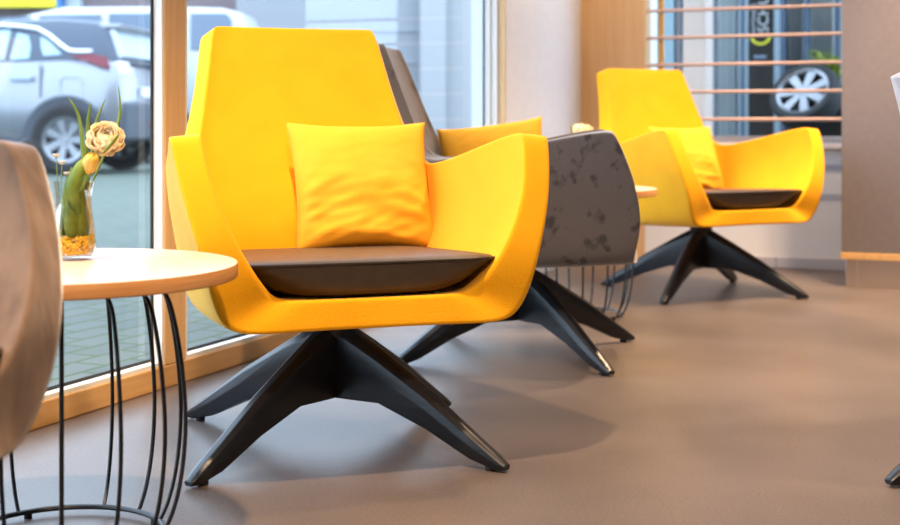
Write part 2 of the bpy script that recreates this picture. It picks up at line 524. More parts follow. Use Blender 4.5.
# ------------------------------------------------------------------ pillows
def pillow_mesh(seed, hw=.165, hh=.155, th=.062, fold=1.0):
    n_ = 40
    vs, fs = [], []
    for side in (1, -1):
        base = len(vs)
        for j in range(n_ + 1):
            for i in range(n_ + 1):
                a, c = -1 + 2 * i / n_, -1 + 2 * j / n_
                x = hw * a * (1 - .075 * (1 - c * c) * abs(a) ** 3)
                z = hh * c * (1 - .075 * (1 - a * a) * abs(c) ** 3)
                e = max((1 - a * a) * (1 - c * c), 0)
                y = th * e ** .42 * (1 + .20 * (-c))
                # wrinkles: sagging arcs in the lower half, fine creases near the edges
                s1 = noise.noise(Vector((a * 1.6 + seed, (c + .28 * a * a) * 6.5, seed * 3.1)))
                s2 = noise.noise(Vector((a * 3.0 + c * 2, (c - .35 * a) * 9, seed + 9)))
                low = min(max((.25 - c) / .9, 0), 1)
                y += fold * min(e * 3, 1) * (.0070 * s1 * (.2 + low) + .005 * s2 * (.25 + low) + .006 * math.sin(5.5 * (c + .8 * a * a + .25 * a)) * low)
                ed = min(e * 6, 1)
                y = max(y, 0) if ed < .2 else y
                vs.append((x, -side * y, z))
        for j in range(n_):
            for i in range(n_):
                p = base + j * (n_ + 1) + i
                f = (p, p + 1, p + n_ + 2, p + n_ + 1)
                fs.append(f if side > 0 else f[::-1])
    return vs, fs

def pillow(name, loc, rot, label, seed, group=None, **kw):
    vs, fs = pillow_mesh(seed, **kw)
    mbx = MB().add(vs, fs)
    o = mbx.build(name, PIL, None, sharp=180)
    bm = bmesh.new(); bm.from_mesh(o.data)
    bmesh.ops.remove_doubles(bm, verts=bm.verts, dist=.0004)
    bmesh.ops.recalc_face_normals(bm, faces=bm.faces)
    bm.to_mesh(o.data); bm.free()
    for p in o.data.polygons: p.use_smooth = True
    o.location = loc; o.rotation_euler = rot
    tag(o, label, 'pillow', group)
    return o

def local(c, phi, p):
    a = R(phi)
    return (c[0] + p[0]*math.cos(a) - p[1]*math.sin(a), c[1] + p[0]*math.sin(a) + p[1]*math.cos(a), p[2])

pillow('throw_pillow', local(YP, YPH, (.110,.168,.551)), (R(-19), 0, R(YPH)), 'square yellow cotton pillow leaning on the back of the front yellow chair', 1.3, hw=.170, hh=.157)
pillow('throw_pillow', local(GP, 85, (.172,.085,.552)), (R(-24), R(-7), R(-2)), 'yellow pillow lying in the dark grey chair, its top edge showing above the yellow arm', 4.1, hw=.17, hh=.16)
pillow('throw_pillow', local(FP, 28, (.045,.155,.540)), (R(-19), 0, R(28)), 'yellow pillow in the far yellow chair, half hidden by its arm', 7.7, hw=.165, hh=.150)

# ------------------------------------------------------------------ side tables
def side_table(loc, rz, label, group=None):
    root = empty('side_table', (loc[0], loc[1], 0), rz, label, 'table', group)
    r, zt = .291, .463
    MB().lathe([(0,zt),(r-.004,zt),(r-.001,zt-.001),(r-.001,zt-.0015)], 96).build('tabletop', TOP, root)
    MB().lathe([(r-.001,zt-.0012),(r,zt-.003),(r,zt-.023),(r-.002,zt-.025),(0,zt-.025)], 96).build('tabletop_edge', EDGE, root)
    MB().lathe([(0,zt-.025),(.185,zt-.025),(.188,zt-.028),(.185,zt-.031),(0,zt-.031)], 64).build('mounting_plate', WIRE, root)
    prof = [(.120,.4285),(.145,.4275),(.163,.420),(.176,.404),(.186,.370),(.195,.32),(.202,.26),(.205,.20),(.202,.14),(.194,.085),(.183,.045),(.172,.020),(.166,.012)]
    wm = None
    for k in range(14):
        a = 2 * math.pi * k / 14
        if wm is None:
            # smooth the profile a little
            pts = []
            for i in range(len(prof) - 1):
                for s in range(3):
                    t_ = s / 3
                    p0 = prof[max(i-1,0)]; p1 = prof[i]; p2 = prof[i+1]; p3 = prof[min(i+2,len(prof)-1)]
                    q = [0.5*((2*p1[d]) + (-p0[d]+p2[d])*t_ + (2*p0[d]-5*p1[d]+4*p2[d]-p3[d])*t_*t_ + (-p0[d]+3*p1[d]-3*p2[d]+p3[d])*t_**3) for d in (0,1)]
                    pts.append((q[0], 0, q[1]))
            pts.append((prof[-1][0], 0, prof[-1][1]))
            o = MB().tube(pts, .0036, 8).build('wire', WIRE, root); wm = o.data
        else:
            o = bpy.data.objects.new('wire', wm); link(o, root)
        o.rotation_euler = (0, 0, a)
    ring = [(.166*math.cos(2*math.pi*i/64), .166*math.sin(2*math.pi*i/64), .011) for i in range(64)]
    MB().tube(ring, .0048, 8, True).build('base_ring', WIRE, root)
    for k in range(4):
        a = R(20) + k * R(90)
        f = MB().lathe([(0,0),(.007,0),(.007,.010),(0,.010)], 12).build('foot_pad', RUB, root)
        f.location = (.166*math.cos(a), .166*math.sin(a), 0)
    return root
T1, T2 = (-.648, 2.252), (.452, 4.86)
ang1 = math.atan2(-T1[1], -T1[0])
side_table(T1, ang1, 'round oak side table with black wire cage base, near the window in the foreground')
side_table(T2, ang1 + .2, 'round oak side table mostly hidden behind the dark grey chair')

# ------------------------------------------------------------------ vase and flowers
GRN = noise_mix(mat('leaf_green', rough=.5), (.15,.21,.015), (.36,.40,.05), 30, 2)
GRN2 = noise_mix(mat('blade_green', rough=.5), (.16,.26,.03), (.30,.40,.07), 20, 2)
CREAM = noise_mix(mat('cream_petals', rough=.7, sheen=.2), (.94,.80,.50), (.97,.92,.78), 40, 2)
TUL = noise_mix(mat('yellow_petals', rough=.6), (.92,.66,.10), (.95,.76,.24), 40, 2)
WPET = mat('white_petals', (.85,.83,.78), .7)
GRAN = noise_mix(mat('yellow_granules', rough=.6), (.90,.50,.02), (.96,.66,.08), 60, 2)

def petal_like(m, w):
    t_, n_, l_, b_ = nt(m)
    tr_ = n_.new('ShaderNodeBsdfTranslucent'); mx_ = n_.new('ShaderNodeMixShader'); mx_.inputs[0].default_value = w
    src = b_.inputs['Base Color'].links[0].from_socket
    l_.new(src, tr_.inputs['Color']); l_.new(b_.outputs[0], mx_.inputs[1]); l_.new(tr_.outputs[0], mx_.inputs[2])
    l_.new(mx_.outputs[0], n_['Material Output'].inputs['Surface'])
for m_, w_ in ((CREAM, .5), (TUL, .4), (GRN, .3), (GRN2, .3)): petal_like(m_, w_)

def pz(px, py, Z):
    return Vector(((px - 450) / F * Z, Z, CAMH - (py - HOR) * Z / F))

def vase(loc, label):
    prof_o = [(0,0),(.030,0),(.034,.003),(.0375,.014),(.0385,.030),(.037,.050),(.033,.075),(.0305,.098),(.0315,.118),(.0345,.135)]
    prof_i = [(.0325,.135),(.0295,.118),(.0285,.098),(.031,.075),(.035,.050),(.0365,.030),(.0355,.014),(.031,.008),(0,.008)]
    o = MB().lathe(prof_o + prof_i, 40).build('vase', VGLASS, None, sharp=60)
    o.location = loc
    tag(o, label, 'vase')
    return o

def granules(loc, label):
    mbx = MB()
    phi = (1 + 5 ** .5) / 2
    ico = [(-1,phi,0),(1,phi,0),(-1,-phi,0),(1,-phi,0),(0,-1,phi),(0,1,phi),(0,-1,-phi),(0,1,-phi),(phi,0,-1),(phi,0,1),(-phi,0,-1),(-phi,0,1)]
    icf = [(0,11,5),(0,5,1),(0,1,7),(0,7,10),(0,10,11),(1,5,9),(5,11,4),(11,10,2),(10,7,6),(7,1,8),(3,9,4),(3,4,2),(3,2,6),(3,6,8),(3,8,9),(4,9,5),(2,4,11),(6,2,10),(8,6,7),(9,8,1)]
    for k in range(620):
        z = .011 + .030 * random.random()
        rm = .0318 if z < .016 else .0330
        r = rm * math.sqrt(random.random()) if k % 2 else rm * (.9 + .1 * random.random())
        a = random.random() * 2 * math.pi
        s = .0011 + .0007 * random.random()
        mbx.add([(r*math.cos(a)+p[0]*s, r*math.sin(a)+p[1]*s, z+p[2]*s) for p in ico], icf)
    o = mbx.build('decorative_granules', GRAN, None, smooth=False)
    o.location = loc
    return tag(o, label, 'granules', kind='stuff')

def petal(mbx, M, w, h, curl, cup):
    n_, m_ = 7, 6
    vs, fs = [], []
    for j in range(m_ + 1):
        v_ = j / m_
        ww = w * (math.sin(math.pi * min(v_ * .62 + .16, 1)) ** .8)
        for i in range(n_ + 1):
            u_ = -1 + 2 * i / n_
            rip = .0012 * math.sin(u_ * 7 + v_ * 5)
            vs.append((u_ * ww, -cup * (1 - u_ * u_) * math.sin(v_ * 2.2) + curl * v_ * v_ + rip, h * v_ * (1 - .08 * u_ * u_)))
    for j in range(m_):
        for i in range(n_):
            p = j * (n_ + 1) + i
            fs.append((p, p + 1, p + n_ + 2, p + n_ + 1))
    mbx.add(vs, fs, 0, M)

def bloom(parent, m, centre, axis, size, layers, spread=1.0):
    mbx = MB()
    q = Vector((0,0,1)).rotation_difference(Vector(axis).normalized()).to_matrix().to_4x4()
    base = Matrix.Translation(centre) @ q @ Matrix.Translation((0,0,-size*.55))
    for L, (cnt, tilt, sc) in enumerate(layers):
        for k in range(cnt):
            a = 2*math.pi*k/cnt + L*.5 + random.uniform(-.12,.12)
            M = base @ Matrix.Rotation(a, 4, 'Z') @ Matrix.Rotation(-R(tilt + random.uniform(-5,5)), 4, 'X') @ Matrix.Translation((0, .002 + .08*size*spread, 0))
            petal(mbx, M, size*.46*sc, size*1.15*sc, -size*.22, -size*.30)
    o = mbx.build('bloom', m, parent, sharp=180)
    s = o.modifiers.new('thick', 'SOLIDIFY'); s.thickness = .0008
    return o

def blade(name, m, parent, pts, wmax, out=(0,1,0)):
    pts = [Vector(p) for p in pts]
    # resample
    P = []
    for i in range(len(pts) - 1):
        for s in range(5):
            t_ = s / 5
            p0, p1, p2, p3 = pts[max(i-1,0)], pts[i], pts[i+1], pts[min(i+2,len(pts)-1)]
            P.append(.5*((2*p1)+(-p0+p2)*t_+(2*p0-5*p1+4*p2-p3)*t_*t_+(-p0+3*p1-3*p2+p3)*t_**3))
    P.append(pts[-1])
    vs, fs = [], []
    N = len(P)
    for i, p in enumerate(P):
        t_ = (P[min(i+1,N-1)] - P[max(i-1,0)]).normalized()
        s = t_.cross(Vector(out)).normalized()
        f = i / (N - 1)
        w_ = wmax * (math.sin(math.pi * (f * .9 + .1)) ** .7 if f < 1 else .03)
        nn = Vector(out).normalized()
        vs += [tuple(p - s*w_ - nn*.25*w_), tuple(p + nn*.15*w_), tuple(p + s*w_ - nn*.25*w_)]
    for i in range(N - 1):
        fs += [(i*3, i*3+1, i*3+4, i*3+3), (i*3+1, i*3+2, i*3+5, i*3+4)]
    o = MB().add(vs, fs).build(name, m, parent, sharp=180)
    sm = o.modifiers.new('thick', 'SOLIDIFY'); sm.thickness = .0007
    return o

ZV = 2.328
VX = (73.5 - 450) / F * ZV
VB = Vector((VX, ZV, .463))
vase(VB, 'small clear glass vase with flowers and yellow granules on the front oak table')
granules(VB, 'yellow granules filling the bottom of the vase on the front oak table')

def stem(parent, pts, r=.0014):
    return MB().tube(pts, r, 6).build('stem', GRN2, parent)

fl = empty('cream_flower', VB, 0, 'ruffled cream coloured flower, the tallest bloom in the front vase', 'flower')
def rel(p): return p - VB
c = rel(pz(106, 138, ZV - .01))
bloom(fl, CREAM, c, (.25,-.75,.55), .036, [(4,-9,.66),(5,1,.74),(6,8,.82),(7,17,.9),(8,28,.98),(9,40,1.0),(8,56,.9)])
stem(fl, [(.004,0,.045), (.010,-.004,.10), rel(pz(97,160,ZV-.008)), c + Vector((-.006,.012,-.012))])
blade('leaf', GRN, fl, [rel(pz(103,153,ZV-.045)), rel(pz(111,144,ZV-.05)), rel(pz(120,133,ZV-.05))], .0035, (0,-1,0))

tu = empty('yellow_tulip', VB, 0, 'closed yellow tulip bud low at the rim of the front vase', 'flower')
c = rel(pz(90.5, 164, ZV - .03))
bloom(tu, TUL, c, (.35,-.25,.9), .029, [(3,2,1.0),(3,9,1.05)], .6)
stem(tu, [(-.004,0,.04), (-.004,-.006,.09), rel(pz(84,184,ZV-.03)), c + Vector((-.004,.003,-.014))], .002)
blade('leaf', GRN2, tu, [rel(pz(78,214,ZV-.02)), rel(pz(72,190,ZV-.035)), rel(pz(80,168,ZV-.03)), rel(pz(87,158,ZV-.02))], .012, (.2,-1,.1))
for a, ang in enumerate((.3, 1.4, 2.5, 3.6, 4.8, 5.7)):
    ca, sa = math.cos(ang), math.sin(ang)
    blade('leaf', GRN, tu, [(.024*ca,.024*sa,.040), (.026*ca,.026*sa,.07), (.020*ca,.020*sa,.10), (.012*ca+.004,.012*sa,.135+.012*(a%3))], .014, (ca,sa,.1))

blades = [([(86,190),(83,158),(79,118),(68,97)], .0035, 'long curved grass blade, leftmost of those in the front vase'),
          ([(87,190),(86,156),(88,122),(91,102)], .0035, 'upright grass blade between the curved blade and the cream flower'),
          ([(88,188),(92,150),(96,122),(106,98)], .003, 'grass blade slanting up behind the cream flower'),
          ([(90,188),(104,155),(117,126),(120,106),(118,84)], .003, 'tall thin grass blade right of the cream flower')]
for k, (pp, w_, lb) in enumerate(blades):
    o = blade('grass_blade', GRN2, None, [rel(pz(x, y, ZV + .012 + .006*k)) for x, y in pp], w_, (0,-1,0))
    o.location = VB
    tag(o, lb, 'grass blade', 'grass blades in the vase')

sp = empty('white_sprig', VB, 0, 'thin sprig of tiny white blossoms at the left of the front vase', 'flower')
for (x, y), (x2, y2) in (((56,157),(60,196)), ((62,164),(62,198)), ((67,175),(63,198))):
    stem(sp, [rel(pz(x2,y2,ZV-.015)), rel(pz((x+x2)/2-.6,(y+y2)/2,ZV-.015)), rel(pz(x,y,ZV-.015))], .0008)
    mbx = MB()
    cc = rel(pz(x, y, ZV-.015))
    for k in range(5):
        a = 2*math.pi*k/5
        M = Matrix.Translation(cc) @ Matrix.Rotation(a, 4, 'Z') @ Matrix.Rotation(R(-55), 4, 'X')
        petal(mbx, M, .0030, .008, -.001, -.001)
    mbx.build('blossom', WPET, sp, sharp=180)

# second vase on the far table
VB2 = Vector((.432*1.0, 4.84, .463))
VB2.x = (580 - 450) / F * VB2.y
vase(VB2, 'second glass vase on the far table, hidden behind the grey arm')
f2 = empty('cream_flower', VB2, 0, 'cream and yellow bloom just showing above the grey chair arm', 'flower')
c = pz(583, 129, 4.83) - VB2
bloom(f2, CREAM, c, (.1,-.3,.9), .04, [(4,-8,.66),(5,6,.75),(6,24,.9),(7,44,1.0),(7,62,1.0)])
stem(f2, [(0,0,.02), (.002,0,.10), c + Vector((0,.004,-.015))], .002)
blade('leaf', GRN, f2, [(-.01,-.01,.05), (-.022,-.01,.12), pz(571,122,4.83) - VB2], .006, (0,-1,0))

# ------------------------------------------------------------------ outside: ground and buildings
GZ, GB = .136, .04
pv = MB()
prof_g = [(-45, GZ), (-6.5, GZ), (-.10, GB)]       # the yard rises gently away from the window
for (u0, z0), (u1, z1) in zip(prof_g[:-1], prof_g[1:]):
    pv.add([(u0,-20,z0),(u1,-20,z1),(u1,30,z1),(u0,30,z0)], [(0,1,2,3)])
pv.add([(-.10,.14,GB),(14,.14,GB),(14,30,GB),(-.10,30,GB)], [(0,1,2,3)])
struct(in_room(pv.build('ground', PAVE, smooth=False)))

FAC = mat('pale_render', (.25,.26,.285), .8)
FAC2 = mat('pale_cladding', (.33,.33,.345), .7)
def px_box(name, m, x0, x1, Z, depth, z0, z1, parent=None, **kw):
    a, c = (x0-450)/F*Z, (x1-450)/F*Z
    return MB().box(a, c, Z, Z+depth, z0, z1).build(name, m, parent, smooth=False, **kw)

hall = empty('building', (0,0,0), 0, 'pale blue white building seen through the window behind the front chair', 'building')
px_box('wall', FAC, 236, 445, 23, 6, 0, 6, hall)
px_box('pilaster', FAC2, 420, 446, 22.7, .4, 0, 6, hall)
px_box('side_wall', mat('pale_cladding_grey', (.315,.32,.335), .7), 446, 560, 22.9, 6, 0, 6, hall)
for y in (30, 62, 94):
    zz = CAMH - (y - HOR)*23/F
    px_box('joint', mat('pale_joint', (.27,.28,.305), .7), 236, 420, 22.97, .05, zz-.03, zz+.03, hall)
BRN = mat('brown_facade', (.20,.16,.17), .8)
shop = empty('building', (0,0,0), 0, 'dull brown shop building behind the parked cars with a yellow sign', 'building')
px_box('wall', BRN, -260, 240, 26, 6, 0, 5.5, shop)
px_box('column', mat('pale_column', (.55,.62,.70), .7), 62, 80, 25.8, .3, 0, 5.5, shop)
sg = px_box('sign', mat('yellow_sign', (.78,.68,.01), .5), -120, 56, 25.3, .25, 2.86, 3.9)
tag(sg, 'bright yellow sign board above the parked cars', 'sign')
sb = px_box('sign', mat('blue_sign', (.02,.15,.42), .5), 56.5, 62, 25.3, .25, 2.6, 3.9)
tag(sb, 'narrow blue sign board beside the yellow one', 'sign')

# ------------------------------------------------------------------ cars
SILV = mat('silver_paint', (.255,.27,.305), .28, .6)
SILV.node_tree.nodes['Principled BSDF'].inputs['Coat Weight'].default_value = .6
VANW = mat('white_paint', (.43,.44,.46), .3)
VANW.node_tree.nodes['Principled BSDF'].inputs['Coat Weight'].default_value = .4
DKROOF = mat('dark_blue_roof', (.045,.065,.10), .25)
CWIN = mat('car_window', (.30,.42,.50), .12)
CWIN2 = mat('car_window_dark', (.10,.15,.22), .12)
TIRE = mat('tire_rubber', (.012,.014,.017), .75)
RIM = mat('alloy_rim', (.25,.265,.29), .3, .7)
RED = mat('tail_lamp_red', (.20,.02,.04), .2)
LAMP = mat('lamp_clear', (.75,.75,.80), .15)
PLAS = mat('dark_bumper_plastic', (.05,.06,.08), .5)
CHR2 = mat('bright_trim', (.78,.80,.84), .3, .3)

def loft_body(stations, sect, name, m, parent):
    vs, fs = [], []
    k = None
    for s in stations:
        ring = sect(*s)
        k = len(ring)
        vs += ring
    N = len(stations)
    for a in range(N - 1):
        for i in range(k):
            j = (i + 1) % k
            fs.append((a*k+i, a*k+j, (a+1)*k+j, (a+1)*k+i))
    fs.append(tuple(range(k))[::-1]); fs.append(tuple(range((N-1)*k, N*k)))
    o = MB().add(vs, fs).build(name, m, parent, sharp=60)
    return o

def wheel(parent, x, y, r, side=-1, name='wheel', spokes=7):
    root = bpy.data.objects.new(name, None); link(root, parent); root.location = (x, y, r)
    root.empty_display_size = .05
    Rx = Matrix.Rotation(R(90), 4, 'X')
    MB().lathe([(r*.62,-.10),(r*.9,-.11),(r,-.085),(r,.085),(r*.9,.11),(r*.66,.10),(r*.62,.07),(r*.62,-.10)], 40, M=Rx).build('tire', TIRE, root)
    rm = MB()
    rm.lathe([(r*.56,.085),(r*.66,.10),(r*.67,.07),(r*.60,.02),(r*.56,.085)], 40, M=Rx)
    rm.lathe([(0,.085),(r*.12,.085),(r*.15,.07),(r*.15,.03),(0,.03)], 24, M=Rx)
    for k in range(spokes):
        a = 2*math.pi*k/spokes
        M = Rx @ Matrix.Rotation(a, 4, 'Z')
        w0, w1 = r*.075, r*.115
        rm.add([(r*.1,-w0,.075),(r*.6,-w1,.085),(r*.6,w1,.085),(r*.1,w0,.075),(r*.1,-w0,.05),(r*.6,-w1,.05),(r*.6,w1,.05),(r*.1,w0,.05)],
               [(0,1,2,3),(4,7,6,5),(0,4,5,1),(1,5,6,2),(2,6,7,3),(3,7,4,0)], 0, M)
    rm.build('rim', RIM, root, sharp=30)
    MB().lathe([(0,-.02),(r*.6,-.02),(r*.6,.0),(0,.0)], 32, M=Rx).build('brake_disc', PLAS, root)
    return root

car = empty('car', (-3.98, 14.36 + .9, GZ), R(-7), 'silver estate car parked outside the window, its rear to the right', 'car')
BELT = 1.22
def ycab(z): return .845 - .50 * (z - BELT)
def body_sect(x, zt, zb, sc):
    y = .90 * sc
    zt = min(zt, BELT)
    h = zt - zb
    half = [(0, zb), (y*.86, zb), (y*.97, zb + h*.18), (y, zb + h*.45), (y*.985, zb + h*.78), (y*.955, zt - .03), (y*.93, zt), (0, zt)]
    ring = [(x, -p, q) for p, q in half] + [(x, p, q) for p, q in half[-2:0:-1]]
    return ring
BS = [(-3.62,.72,.35,.80),(-3.50,.90,.26,.92),(-3.1,1.02,.24,.98),(-2.5,1.10,.24,1),(-2.1,1.16,.24,1),(-1.5,1.22,.24,1),(-.9,1.22,.24,1),(-.4,1.22,.24,1),(0,1.22,.26,1.01),(.30,1.22,.30,1.01),(.44,1.22,.36,.985),(.53,1.17,.40,.95),(.58,1.08,.45,.92),(.60,.72,.47,.90)]
loft_body(BS, body_sect, 'body', SILV, car)
def cab_sect(x, zr, sc):
    zr2 = max(zr - .05, BELT + .005)
    half = [(ycab(BELT)*sc, BELT - .02), (ycab(BELT)*sc, BELT), (ycab(zr2)*sc, zr2), (ycab(zr2)*sc*.86, zr - .005), (0, zr)]
    return [(x, -p, q) for p, q in half] + [(x, p, q) for p, q in half[-2::-1]]
loft_body([(-2.15,1.235,.97),(-1.95,1.33,1),(-1.5,1.55,1),(-1.2,1.63,1),(-.8,1.69,1),(-.2,1.70,1),(.2,1.665,.99),(.34,1.615,.975),(.40,1.52,.96),(.48,1.36,.94),(.54,1.235,.92)], cab_sect, 'cabin', DKROOF, car)
def side_patch(name, m, pts, off=.012, thick=.012, body=False):
    n_ = len(pts)
    def yy(z): return (.90 if body else ycab(z))
    vs = [(x, -(yy(z) + off), z) for x, z in pts] + [(x, -(yy(z) + off - thick - .02), z) for x, z in pts]
    fs = [tuple(range(n_)), tuple(range(n_, 2*n_))[::-1]] + [(i, (i+1)%n_, n_+(i+1)%n_, n_+i) for i in range(n_)]
    return MB().add(vs, fs).build(name, m, car, smooth=False)
def cp(px, py): return ((px - 76) / 94, (112 + .67*94 - py) / 94)
side_patch('side_window', CWIN, [cp(*p) for p in ((-60,29),(9,28),(9,59),(-75,59))])
side_patch('side_window', CWIN, [cp(*p) for p in ((17,31),(29,34),(34,45),(35,58),(15,59))])
side_patch('side_window', CWIN, [cp(*p) for p in ((42,35),(52,40),(69,54),(50,55),(46,48))])
side_patch('side_window', CWIN2, [cp(*p) for p in ((-150,56),(-110,32),(-66,29),(-80,59),(-150,59))])
tr = []
for p in ((-120,38),(-90,27),(-50,22),(0,23),(20,24.5),(38,27),(52,34),(66,44),(76,50),(84,51),(100,51)):
    x, z = cp(*p); tr.append((x, -(ycab(max(z, BELT)) + .02), z))
MB().tube(tr, .022, 8).build('window_trim', CHR2, car)
side_patch('tail_lamp', RED, [cp(*p) for p in ((80,56),(104,54),(118,57),(122,68),(114,67),(100,62))], off=.006, body=True)
for ya in (-.80, .60):
    MB().box(.40,.60,ya,ya+.20,1.06,1.21).build('rear_lamp', LAMP, car, smooth=False, bevel=.02)
MB().box(.26,.50,-.62,.62,1.575,1.625).build('spoiler', SILV, car, smooth=False, bevel=.02)
rwm = MB().add([(.36,-.60,1.56),(.36,.60,1.56),(.50,.72,1.25),(.50,-.72,1.25),(.42,-.60,1.575),(.42,.60,1.575),(.57,.72,1.27),(.57,-.72,1.27)],
               [(0,1,2,3),(4,7,6,5),(0,4,5,1),(1,5,6,2),(2,6,7,3),(3,7,4,0)])
rwm.build('rear_window', mat('rear_glass', (.45,.52,.60), .1), car, smooth=False)
MB().box(.46,.64,-.82,.82,.36,.78).build('bumper', PLAS, car, smooth=False, bevel=.04)
MB().box(.635,.65,-.10,.15,.50,.56).build('reflector', mat('reflector_red', (.5,.02,.03), .2), car, smooth=False)
MB().box(.60,.635,-.30,.30,.84,.95).build('number_plate', LAMP, car, smooth=False)
dh = MB(); x0, z0 = cp(18,82); x1, z1 = cp(42,75)
dh.box(x0, x1, -.94, -.89, (z0+z1)/2-.025, (z0+z1)/2+.025)
dh.build('door_handle', mat('handle_blue_grey', (.30,.36,.45), .3, .3), car, smooth=False, bevel=.012)  # one even blue-grey colour over the whole handle
for px_, zl in ((49, .82), (-62, .4)):
    x0, z0 = cp(px_, 62)
    MB().box(x0, x0+.012, -.907, -.89, zl, z0-.02).build('door_gap', PLAS, car, smooth=False)
fx0, fz0 = cp(70,99); fx1, fz1 = cp(94,77)
ff = []
for i in range(24):
    a = 2*math.pi*i/24
    ca, sa = math.cos(a), math.sin(a)
    ff.append(((fx0+fx1)/2 + (fx1-fx0)/2*math.copysign(abs(ca)**.45, ca), -.905, (fz0+fz1)/2 + (fz1-fz0)/2*math.copysign(abs(sa)**.45, sa)))
MB().tube(ff, .006, 6, True).build('fuel_flap', mat('flap_gap', (.40,.46,.54), .4), car)
for ax in (0, -2.70):
    Rx = Matrix.Rotation(R(90), 4, 'X')
    arch = MB()
    vs, fs = [], []
    NA = 24
    for i in range(NA + 1):
        a = math.pi * i / NA
        for rr, yy in ((.30,.905),(.47,.925),(.49,.905),(.49,.85),(.30,.85)):
            vs.append((ax + rr*math.cos(a), -yy, .36 + rr*math.sin(a)*1.0))
    for i in range(NA):
        for q in range(5):
            q2 = (q+1) % 5
            fs.append((i*5+q, i*5+q2, (i+1)*5+q2, (i+1)*5+q))
    arch.add(vs, fs)
    arch.build('wheel_arch', PLAS, car)
    wheel(car, ax, -.84, .375)
    wheel(car, ax, .80, .375)
MB().box(-2.3,-.45,-.915,-.86,.24,.36).build('sill_cladding', PLAS, car, smooth=False, bevel=.02)

ZVAN = 18.2
van = empty('van', (-2.70, ZVAN + .95, GZ), 0, 'white van with dark windows parked behind the silver car', 'van')
VS = [(-5.0,.9,.4,.9),(-4.8,1.15,.3,.96),(-4.0,1.35,.3,1),(-3.2,2.0,.3,1),(-2.6,2.13,.3,1),(-1.2,2.14,.3,1),(-.4,2.12,.3,1),(-.16,2.06,.32,.99),(-.05,1.85,.4,.97),(0,1.2,.45,.95)]
def van_sect(x, zt, zb, sc):
    y = .95*sc
    half = [(0,zb),(y*.9,zb),(y,zb+.25),(y,min(1.1,zt-.05)),(y*.95,max(zt-.25,min(1.1,zt-.04))),(y*.86,zt-.05),(y*.7,zt),(0,zt+.01)]
    return [(x,-p,q) for p,q in half] + [(x,p,q) for p,q in half[-2:0:-1]]
loft_body(VS, van_sect, 'body', VANW, van)
def vp(px, py): return ((px-450)/F*ZVAN + 2.70, CAMH - GZ - (py-HOR)*ZVAN/F)
def van_win(pts):
    P = [vp(*p) for p in pts]; n_ = len(P)
    yy = lambda z: .95 - .045*max(0, (z-1.1)/.8)
    vs = [(x, -(yy(z)+.012), z) for x, z in P] + [(x, -(yy(z)-.03), z) for x, z in P]
    fs = [tuple(range(n_)), tuple(range(n_,2*n_))[::-1]] + [(i,(i+1)%n_,n_+(i+1)%n_,n_+i) for i in range(n_)]
    MB().add(vs, fs).build('side_window', CWIN2, van, smooth=False)
van_win([(190,13),(226,13),(231,19),(233,50),(190,50)])
van_win([(108,13),(182,13),(182,50),(108,50)])
van_win([(38,15),(100,14),(100,50),(38,50)])
van_win([(-20,18),(30,16),(30,50),(-60,50)])
wheel(van, -.90, -.90, .34)
wheel(van, -4.0, -.90, .34)

# ------------------------------------------------------------------ outside the back window
WF = 2.2
def zat(py, u, w):
    p = W(u, w); return CAMH - (py - HOR) * p.y / F
def bbox_px(name, m, x0, x1, w, depth, z0, z1, parent=None, **kw):
    o = MB().box(u_at(x0, w), u_at(x1, w), w, w + depth, z0, z1).build(name, m, parent, smooth=False, **kw)
    return o if parent is not None else in_room(o)
PEACH = noise_mix(mat('peach_column', rough=.7), (.60,.50,.45), (.64,.56,.52), 3, 2, stretch=(8,8,.3))
TEAL = mat('teal_dark_glass', (.02,.04,.05), .15)
LBLU = mat('light_blue_frame', (.28,.36,.42), .4)
MBLU = mat('mid_blue_frame', (.07,.11,.17), .4)
CURT = noise_mix(mat('pale_curtain', rough=.8), (.45,.52,.54), (.62,.67,.69), 3, 3, .3, .7, (14,14,.2))
tag(bbox_px('column', PEACH, 683, 705.5, 1.0, .22, GB, 4), 'pale peach column standing outside the back window', 'column')
sf = empty('shopfront', (OX, OY, 0), -TH, 'shopfront of dark glass and pale blue mullions outside the back window', 'building')
bbox_px('glass_wall', TEAL, 560, 1000, WF + .30, .1, GB, 4, sf)
for (a, c, m) in ((644,650.5,LBLU),(651,657,mat('pale_jamb', (.70,.74,.78), .6)),(664,674,mat('blue_grey_panel', (.22,.32,.38), .5)),(676,681,mat('dark_grey_jamb', (.12,.12,.14), .5)),
                  (738,741,LBLU),(741,744.5,MBLU),(744.5,748,LBLU),(774,780,LBLU),(780,785,MBLU),(803.5,808.5,MBLU),(834.5,839,MBLU),(840,848,LBLU)):
    bbox_px('mullion', m, a, c, WF, .12, GB, 4, sf)
for a, c, lb in ((718,737,'pale teal curtain behind the shop glass, next to the column'),(785.5,803,'pale curtain between two blue mullions right of the black banner'),(809,834,'pale curtain above the wheel at the right of the shopfront')):
    ua, uc = u_at(a, WF + .2), u_at(c, WF + .2)
    vs, fs = [], []
    N = 40
    for i in range(N + 1):
        u = ua + (uc - ua)*i/N
        y = WF + .20 + .018*math.sin(i*1.15) 
        vs += [(u, y, .25), (u, y, 3.9)]
    fs = [(2*i, 2*i+2, 2*i+3, 2*i+1) for i in range(N)]
    o = in_room(MB().add(vs, fs).build('curtain', CURT, None, sharp=180))
    s = o.modifiers.new('thick','SOLIDIFY'); s.thickness = .006
    tag(o, lb, 'curtain')

